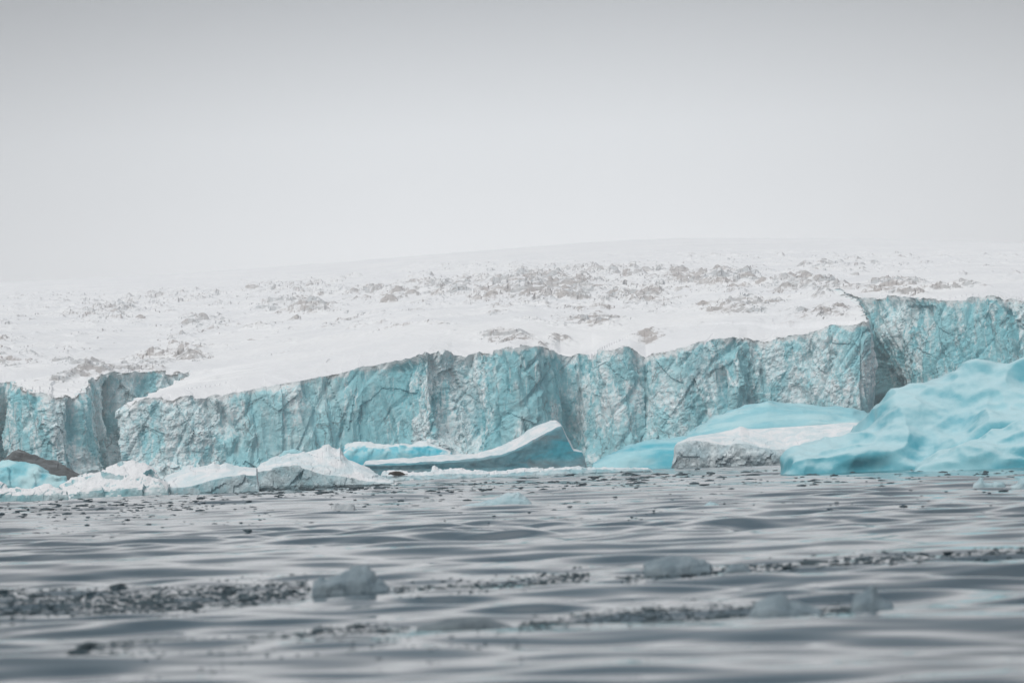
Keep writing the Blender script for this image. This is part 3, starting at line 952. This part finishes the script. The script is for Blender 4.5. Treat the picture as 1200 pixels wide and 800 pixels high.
# ------------------------------------------------------------------ lone drifting pieces nearer the camera
def drift(name, px0, px1, py_base, crest, mat, label, noise_amp=0.12, seed=0, cat='ice chunk', group='lone chunks of ice drifting in open water'):
    pxm = 0.5 * (px0 + px1)
    Y = water_Y(pxm, py_base)
    k = Y / FPX
    wpx = px1 - px0
    hpx = max(py_base - min(c[1] for c in crest), 2)
    depth = 0.55 * wpx * k
    xm = float(at([pxm], [py_base], [Y])[0, 0])
    dz = float(wave_z(np.array([xm]), np.array([Y]))[0]) - 0.03
    mid = [(a + (pxm - a) * 0.03, b + (py_base - b) * 0.35) for a, b in crest]
    hi = max(hpx * k, 0.12)
    return berg(name, Y, [
        (0, [(px0, W), (px1, W)]),
        (depth * 0.10, [(a, b + (py_base - b) * 0.55) for a, b in crest]),
        (depth * 0.28, mid),
        (depth * 0.55, crest),
        (depth, [(px0 + 0.05 * wpx, W), (px1 - 0.05 * wpx, W)])],
        mat, rows=[6, 7, 7, 8], n_u=int(np.clip(wpx * 1.1, 24, 120)), noise=(('f', hi * 0.9, hi * 0.16 * noise_amp / 0.12), ('n', hi * 0.5, hi * 0.09), ('n', hi * 0.18, hi * 0.025)), seed=20 + seed, sink=-0.5,
        label=label, cat=cat, group=group, taper=0.06, dz=dz, smooth=True)


drift('ice_chunk', 536, 628, 592, [(536, 591), (552, 588), (565, 585), (575, 582), (585, 578), (592, 574), (598, 573), (608, 574), (616, 578), (622, 585), (628, 590)], M_PALE, 'smooth pale blue chunk with a long tail, largest of those far out on the water', 0.06, 1)
drift('ice_chunk', 386, 418, 599, [(386, 594), (389, 587), (396, 586), (402, 586.5), (408, 586), (414, 587), (416, 592), (418, 597)], M_GREYWHITE, 'squat greyish white chunk, square topped, drifting far out below the jagged white iceberg', 0.14, 2)
drift('ice_chunk', 806, 854, 594, [(806, 592), (818, 589), (826, 586), (832, 582.5), (837, 583), (844, 587), (854, 592)], M_PALE, 'small pale blue pointed chunk low in the water below the light blue dome', 0.08, 3)
drift('ice_chunk', 486, 512, 589, [(486, 587), (493, 584), (499, 581), (506, 581), (510, 584), (512, 588)], M_GREYWHITE, 'little flat grey white chunk just left of the long tailed pale blue one', 0.12, 4)
drift('ice_chunk', 1138, 1180, 572, [(1138, 569), (1146, 563), (1149, 559), (1155, 565), (1165, 565), (1174, 563), (1180, 569)], M_PALE, 'low blue grey chunk with one sharp tooth, out from the largest iceberg', 0.10, 5)
drift('ice_chunk', 1182, 1226, 572, [(1182, 568), (1190, 565), (1196, 557), (1204, 556), (1214, 560), (1226, 570)], M_PALE, 'blue grey chunk cut by the frame edge beside the sharp toothed low one', 0.10, 6)
drift('ice_chunk', 361, 461, 697, [(361, 690), (364, 681), (370, 677), (376, 673), (381, 675), (390, 674), (399, 669), (405, 664), (412, 662), (420, 661), (429, 662), (436, 668), (441, 674), (448, 679), (454, 685), (461, 691)], M_CLEAR, 'large blue grey chunk with a peaked top and a low left step, near the boat', 0.10, 7)
drift('ice_chunk', 750, 838, 676, [(750, 668), (756, 659), (765, 655), (772, 652), (786, 650.5), (800, 650), (812, 652), (822, 655), (831, 659), (838, 667)], M_CLEAR, 'broad loaf shaped blue grey chunk with a rounded top', 0.08, 8)
drift('ice_chunk', 848, 884, 671, [(848, 665), (854, 658), (862, 655), (868, 654), (874, 657), (879, 663), (884, 667)], M_CLEAR, 'small humped blue grey chunk right beside the broad loaf shaped one', 0.10, 9)
drift('ice_chunk', 874, 970, 718, [(874, 690), (880, 692), (890, 688), (900, 684), (908, 682.5), (916, 683), (921, 687), (926, 692), (934, 692), (944, 695), (953, 699), (961, 701), (970, 708)], M_CLEAR, 'wide grey chunk with a ragged knobbly top sloping down to the right', 0.14, 10)
drift('ice_chunk', 994, 1050, 714, [(994, 700), (999, 688), (1003, 683), (1010, 681), (1016, 678), (1021, 675), (1025, 680), (1030, 686), (1038, 691), (1045, 695), (1050, 702)], M_CLEAR, 'triangular grey chunk with a pointed top, beside the wide ragged one', 0.10, 11)
drift('ice_chunk', 480, 610, 731, [(480, 727), (495, 721), (510, 718), (522, 714), (532, 711.5), (550, 711), (566, 712), (577, 715), (590, 719), (600, 723), (610, 727)], ice_material('low_dark_chunk_ice', (0.10, 0.13, 0.15), (0.17, 0.21, 0.23), 1.6, rough=0.25, bump=0.2), 'low dark slate chunk barely above the water, widest of the near ones', 0.08, 12)


# ------------------------------------------------------------------ brash: many small dark bits in drifting bands
def chunk_mesh(i):
    import bmesh
    bm = bmesh.new()
    bmesh.ops.create_icosphere(bm, subdivisions=4, radius=1.0)
    co = np.array([v.co[:] for v in bm.verts])
    n = co / np.linalg.norm(co, axis=1, keepdims=True)
    d = 1 + 0.38 * facets(co * 1.15 + 5 * i, 500 + i, 1.0) + 0.30 * fbm(co * 1.2 + 3.3 * i, 3, 540 + i)
    co = n * d[:, None]
    co[:, 2] = np.where(co[:, 2] < 0, co[:, 2] * 0.5, co[:, 2])
    co /= np.abs(co[:, 0]).max()
    for v, c in zip(bm.verts, co):
        v.co = c
    me = bpy.data.meshes.new('ice_bit')
    bm.to_mesh(me)
    bm.free()
    for p in me.polygons:
        p.use_smooth = True
    return me


MB_ = [chunk_mesh(i) for i in range(9)]
M_MID = ice_material('slate_ice_bits', (0.075, 0.11, 0.13), (0.16, 0.21, 0.24), 1.3, rough=0.55, bump=0.3)
for i, me in enumerate(MB_):
    me.materials.append(M_MID if i % 3 == 0 else M_BRASH)

bands = [  # label, centre line, half height, how many, smallest and largest width in px, flatness
    ('dark wet bit of ice packed in the dense band left of the peaked grey chunk', [(-10, 712), (90, 709), (180, 706), (280, 698), (362, 691)], 9, 110, 6, 30, 0.24),
    ('dark little bit of ice in the thin band trailing right from the peaked grey chunk', [(462, 692), (520, 689), (600, 685), (690, 676)], 6, 34, 6, 18, 0.24),
    ('dark bit of ice in the band running right from the small humped chunk', [(720, 680), (800, 675), (890, 667), (960, 662), (1080, 655), (1205, 648)], 5, 48, 8, 34, 0.20),
    ('dark lump of ice in the packed band left of the wide ragged grey chunk', [(608, 730), (680, 725), (760, 718), (830, 716), (1000, 712)], 8, 66, 8, 36, 0.28),
    ('dark smooth lump of ice in the loose slanting band nearest the boat', [(90, 768), (180, 758), (260, 748), (330, 742), (400, 735), (478, 731)], 6, 40, 8, 34, 0.2),
]
G_BITS = 'small bits of brash ice'


def place_bit(px, py, wpx, flat, label):
    Y = water_Y(px, py)
    if not (12 < Y < 420):
        return None
    x = float(at([px], [py], [Y])[0, 0])
    z = float(wave_z(np.array([x]), np.array([Y]))[0])
    me = random.choice(MB_)
    o = bpy.data.objects.new('ice_bit', me)
    w = wpx * Y / FPX * 0.5
    o.scale = (w, w * random.uniform(0.6, 1.1), w * flat * random.uniform(0.7, 1.3))
    o.rotation_euler = (random.uniform(-.12, .12), random.uniform(-.12, .12), random.uniform(0, 6.28))
    o.location = (x, Y, z - o.scale[2] * 0.12)
    COL.objects.link(o)
    return tag(o, label, 'ice bit', G_BITS)


for label, line, hh, cnt, s0, s1, fl in bands:
    line = np.array(line, float)
    for _ in range(cnt):
        px = random.uniform(line[0, 0], line[-1, 0])
        py = np.interp(px, line[:, 0], line[:, 1]) + random.gauss(0, 0.5) * hh
        place_bit(px, py, s0 + (s1 - s0) * random.random() ** 1.7, fl, label)

# small white blocks along the foot of the icebergs
M_BLOCK = ice_material('white_block_ice', (0.40, 0.60, 0.65), (0.74, 0.81, 0.83), 1.0, snow=SNOW, snow_at=(0.4, 0.8), rough=0.5, bump=0.3)
MW_ = []
for me in MB_[:5]:
    m2 = me.copy()
    m2.name = 'ice_block'
    m2.materials[0] = M_BLOCK
    MW_.append(m2)
for px0, px1, dy, cnt, label in ((-15, 470, 29, 26, 'small white block of ice at the waterline in front of the white icebergs'),
                                 (445, 790, 24, 14, 'small pale block of ice at the waterline along the low white floe')):
    for k in range(cnt):
        px = px0 + (px1 - px0) * (k + random.random()) / cnt
        py = float(horizon_py(px)) + dy + random.uniform(-1.0, 3.5)
        Y = water_Y(px, py)
        x = float(at([px], [py], [Y])[0, 0])
        w = (4 + 9 * random.random() ** 2) * Y / FPX * 0.5
        o = bpy.data.objects.new('ice_block', random.choice(MW_))
        o.scale = (w, w * 0.8, w * random.uniform(0.35, 0.75))
        o.rotation_euler = (random.uniform(-.2, .2), random.uniform(-.2, .2), random.uniform(0, 6.28))
        o.location = (x, Y, 0.02)
        COL.objects.link(o)
        tag(o, label, 'ice block', 'small blocks of ice at the foot of the icebergs')

# loose stuff: the countless specks further out, one object
specks_v, specks_f, nbase = [], [], 0
bases = []
for me in MB_:
    import bmesh
    bm = bmesh.new()
    bmesh.ops.create_icosphere(bm, subdivisions=1, radius=1.0)
    co = np.array([v.co[:] for v in bm.verts])
    fa = np.array([[v.index for v in f.verts] for f in bm.faces])
    bm.free()
    co = co * (1 + 0.3 * RNG.uniform(-1, 1, (len(co), 1)))
    bases.append((co, fa))


def speck(px, py, wpx, flat):
    global nbase
    Y = water_Y(px, py)
    if not (12 < Y < 640):
        return
    x = float(at([px], [py], [Y])[0, 0])
    z = float(wave_z(np.array([x]), np.array([Y]), np.array([min(0.0042 * Y, 1.1)]))[0])
    co, fa = bases[RNG.randint(len(bases))]
    w = wpx * Y / FPX * 0.5
    a = RNG.uniform(0, 6.28)
    c = co * np.array([w, w * 0.8, w * flat])
    specks_v.append(c + np.array([x, Y, z]))
    specks_f.append(fa + nbase)
    nbase += len(co)


for _ in range(2600):                    # field of specks below the icebergs
    px = RNG.uniform(-60, 1260)
    b = 10 + 50 * RNG.uniform() ** 1.6
    py = horizon_py(px) + 19 + b
    dens = 0.5 + 0.9 * vnoise(np.array([[px / 130., py / 9., 0.3]]), 9)[0] + (0.35 if b < 26 else 0)
    if RNG.uniform() < dens:
        speck(px, py, RNG.uniform(1.8, 6) + 10 * RNG.uniform() ** 8, RNG.uniform(0.14, 0.3))
for px0, px1, dy, hh, n in ((-20, 300, 44, 8, 520), (280, 470, 33, 4, 330), (440, 760, 34, 9, 420), (700, 960, 28, 6, 130), (940, 1230, 41, 4, 90)):   # denser rafts
    for _ in range(n):
        px = RNG.uniform(px0, px1)
        speck(px, horizon_py(px) + dy + RNG.normal() * hh * 0.6, RNG.uniform(2, 7) + 14 * RNG.uniform() ** 7, RNG.uniform(0.14, 0.3))
for label, line, hh, cnt, s0, s1, fl in bands:      # crumbs among the near bits
    line = np.array(line, float)
    for _ in range(int(cnt * 24)):
        px = RNG.uniform(line[0, 0], line[-1, 0])
        speck(px, np.interp(px, line[:, 0], line[:, 1]) + RNG.normal() * hh * 0.7, RNG.uniform(1.5, 8), 0.25)
for _ in range(90):
    px = RNG.uniform(150, 620)
    speck(px, 778 - (px - 150) * 0.05 + RNG.normal() * 9, RNG.uniform(3, 9), 0.3)
br = link_mesh('brash_ice', np.concatenate(specks_v), np.concatenate(specks_f), M_BRASH, smooth=True)
tag(br, 'scattered dark crumbs of brash ice across the water below the icebergs', 'brash ice', kind='stuff')


# ------------------------------------------------------------------ seal on the floe and bird on the azure iceberg
def tube(path, radii, nseg=14, squash=1.0):
    path = np.array(path, float)
    V, F = [], []
    for i, (p, r) in enumerate(zip(path, radii)):
        tdir = path[min(i + 1, len(path) - 1)] - path[max(i - 1, 0)]
        tdir /= np.linalg.norm(tdir)
        side = np.cross(tdir, [0, 0, 1.0])
        side /= np.linalg.norm(side) + 1e-9
        upv = np.cross(side, tdir)
        for k in range(nseg):
            a = 2 * PI * k / nseg
            V.append(p + side * math.cos(a) * r + upv * math.sin(a) * r * squash)
    for i in range(len(path) - 1):
        for k in range(nseg):
            a, b = i * nseg + k, i * nseg + (k + 1) % nseg
            F.append((a, b, b + nseg, a + nseg))
    return np.array(V), np.array(F)


def merge(parts):
    V, F, n = [], [], 0
    for v, f in parts:
        V.append(v)
        F.append(f + n)
        n += len(v)
    return np.concatenate(V), np.concatenate(F)


M_SEAL = ice_material('seal_fur', (0.035, 0.028, 0.022), (0.075, 0.06, 0.048), 3.0, rough=0.45, bump=0.1)
YS = 402.3
sp = at([465], [557.2], [YS])[0]
body = tube([(-1.12, 0, .20), (-1.08, 0, .21), (-1.0, 0, .26), (-0.85, 0, .33), (-0.7, 0, .33), (-0.5, 0, .30), (-0.1, 0, .30), (0.35, 0, .27), (0.75, 0, .20), (1.0, 0, .13), (1.12, 0, .10), (1.16, 0, .10)],
            [0.01, 0.06, 0.11, 0.15, 0.17, 0.25, 0.31, 0.28, 0.19, 0.10, 0.06, 0.01])
fl1 = tube([(-0.45, -0.2, .18), (-0.40, -0.34, .09), (-0.25, -0.45, .05), (-0.15, -0.48, .04)], [0.08, 0.07, 0.05, 0.005], 10, 0.5)
fl2 = tube([(-0.45, 0.2, .18), (-0.40, 0.34, .09), (-0.25, 0.45, .05), (-0.15, 0.48, .04)], [0.08, 0.07, 0.05, 0.005], 10, 0.5)
tl1 = tube([(1.0, 0.02, .12), (1.2, 0.1, .12), (1.38, 0.16, .14), (1.44, 0.18, .15)], [0.06, 0.08, 0.07, 0.005], 10, 0.45)
tl2 = tube([(1.0, -0.02, .12), (1.2, -0.1, .12), (1.38, -0.16, .14), (1.44, -0.18, .15)], [0.06, 0.08, 0.07, 0.005], 10, 0.45)
v_, f_ = merge([body, fl1, fl2, tl1, tl2])
seal = link_mesh('seal', v_, f_, M_SEAL, smooth=True)
seal.location = (float(sp[0]), YS, float(sp[2]) + 0.02)
seal.rotation_euler = (0, 0, 0.15)
tag(seal, 'dark brown seal lying on the long low white floe', 'seal')

# ------------------------------------------------------------------ haze
hz_top = 420.0
hv = np.array([(x, y, z) for z in (-2.2, hz_top) for y in (-80.0, 4600.0) for x in (-1500.0, 1500.0)])
hf = np.array([(0, 2, 3, 1), (4, 5, 7, 6), (0, 1, 5, 4), (2, 6, 7, 3), (0, 4, 6, 2), (1, 3, 7, 5)])
hm = bpy.data.materials.new('haze_air')
hm.use_nodes = True
nt = hm.node_tree
nt.nodes.remove(nt.nodes['Principled BSDF'])
pv = nt.nodes.new('ShaderNodeVolumePrincipled')
pv.inputs['Color'].default_value = (0.985, 0.99, 1.0, 1)
pv.inputs['Density'].default_value = 2.1e-4
nt.links.new(pv.outputs['Volume'], nt.nodes['Material Output'].inputs['Volume'])
haze = link_mesh('haze', hv, hf, hm, smooth=False)
tag(haze, 'thin pale mist hanging over the upper snow slope', 'haze', kind='stuff')

# ------------------------------------------------------------------ sky and sun
world = bpy.data.worlds.new('World')
scene.world = world
world.use_nodes = True
wt = world.node_tree
bg = wt.nodes['Background']
SUN_EL, SUN_AZ = math.radians(42), math.radians(214)   # behind the camera, veiled by cloud
sky = wt.nodes.new('ShaderNodeTexSky')
sky.sky_type = 'NISHITA'
sky.sun_disc = False
sky.sun_elevation = SUN_EL
sky.sun_rotation = SUN_AZ
hs = wt.nodes.new('ShaderNodeHueSaturation')
hs.inputs['Saturation'].default_value = 0.15
wt.links.new(sky.outputs[0], hs.inputs['Color'])
tc = wt.nodes.new('ShaderNodeTexCoord')
sx = wt.nodes.new('ShaderNodeSeparateXYZ')
wt.links.new(tc.outputs['Generated'], sx.inputs[0])
cr = wt.nodes.new('ShaderNodeValToRGB')       # bright low fog; unseen dark band added to darken water, bright zenith for snow
e = cr.color_ramp
e.elements[0].position = 0.0
e.elements[0].color = (0.86, 0.875, 0.895, 1)
e.elements[1].position = 1.0
e.elements[1].color = (1.08, 1.10, 1.13, 1)
for pos, c in ((0.07, (0.86, 0.875, 0.895)), (0.105, (0.73, 0.755, 0.78)), (0.148, (0.365, 0.385, 0.41)), (0.20, (0.17, 0.235, 0.285)), (0.34, (0.095, 0.165, 0.22)), (0.55, (0.86, 0.89, 0.93))):
    x = e.elements.new(pos)
    x.color = (*c, 1)
wt.links.new(sx.outputs['Z'], cr.inputs['Fac'])
sc10 = wt.nodes.new('ShaderNodeMix')
sc10.data_type = 'RGBA'
sc10.blend_type = 'MULTIPLY'
sc10.inputs[0].default_value = 1
# added side falloff: sky dims away from straight ahead, imitating lens vignetting
at2 = wt.nodes.new('ShaderNodeMath'); at2.operation = 'ARCTAN2'
wt.links.new(sx.outputs['X'], at2.inputs[0]); wt.links.new(sx.outputs['Y'], at2.inputs[1])
ab = wt.nodes.new('ShaderNodeMath'); ab.operation = 'ABSOLUTE'
wt.links.new(at2.outputs[0], ab.inputs[0])
gl = wt.nodes.new('ShaderNodeMapRange'); gl.interpolation_type = 'SMOOTHSTEP'
gl.inputs['From Min'].default_value = 0.02; gl.inputs['From Max'].default_value = 0.24
gl.inputs['To Min'].default_value = 1.0; gl.inputs['To Max'].default_value = 0.62
wt.links.new(ab.outputs[0], gl.inputs['Value'])
gm = wt.nodes.new('ShaderNodeMix'); gm.data_type = 'RGBA'; gm.blend_type = 'MULTIPLY'; gm.inputs[0].default_value = 1
wt.links.new(cr.outputs[0], gm.inputs[6]); wt.links.new(gl.outputs[0], gm.inputs[7])
wt.links.new(gm.outputs[2], sc10.inputs[6])
sc10.inputs[7].default_value = (10, 10, 10, 1)
mx = wt.nodes.new('ShaderNodeMix')
mx.data_type = 'RGBA'
mx.inputs[0].default_value = 0.9
wt.links.new(hs.outputs[0], mx.inputs[6])
wt.links.new(sc10.outputs[2], mx.inputs[7])
wt.links.new(mx.outputs[2], bg.inputs['Color'])
bg.inputs['Strength'].default_value = 0.1

sun_d = bpy.data.lights.new('sun', 'SUN')
sun_d.energy = 1.5
sun_d.angle = math.radians(25)
sun_d.color = (1.0, 0.97, 0.93)
sun = bpy.data.objects.new('sun', sun_d)
COL.objects.link(sun)
# direction towards the sun: azimuth measured from +Y clockwise, as the sky does
sdir = Vector((math.sin(SUN_AZ) * math.cos(SUN_EL), math.cos(SUN_AZ) * math.cos(SUN_EL), math.sin(SUN_EL)))
sun.rotation_euler = sdir.to_track_quat('Z', 'Y').to_euler()

# ------------------------------------------------------------------ render settings
scene.render.engine = 'CYCLES'
c = scene.cycles
c.use_denoising = True
c.max_bounces = 8
c.diffuse_bounces = 3
c.glossy_bounces = 3
c.transmission_bounces = 2
c.volume_bounces = 4
c.caustics_reflective = False
c.caustics_refractive = False
vs = scene.view_settings
vs.view_transform = 'Standard'
vs.look = 'None'
vs.gamma = 1
vs.exposure = 0.17
vs.use_curve_mapping = False
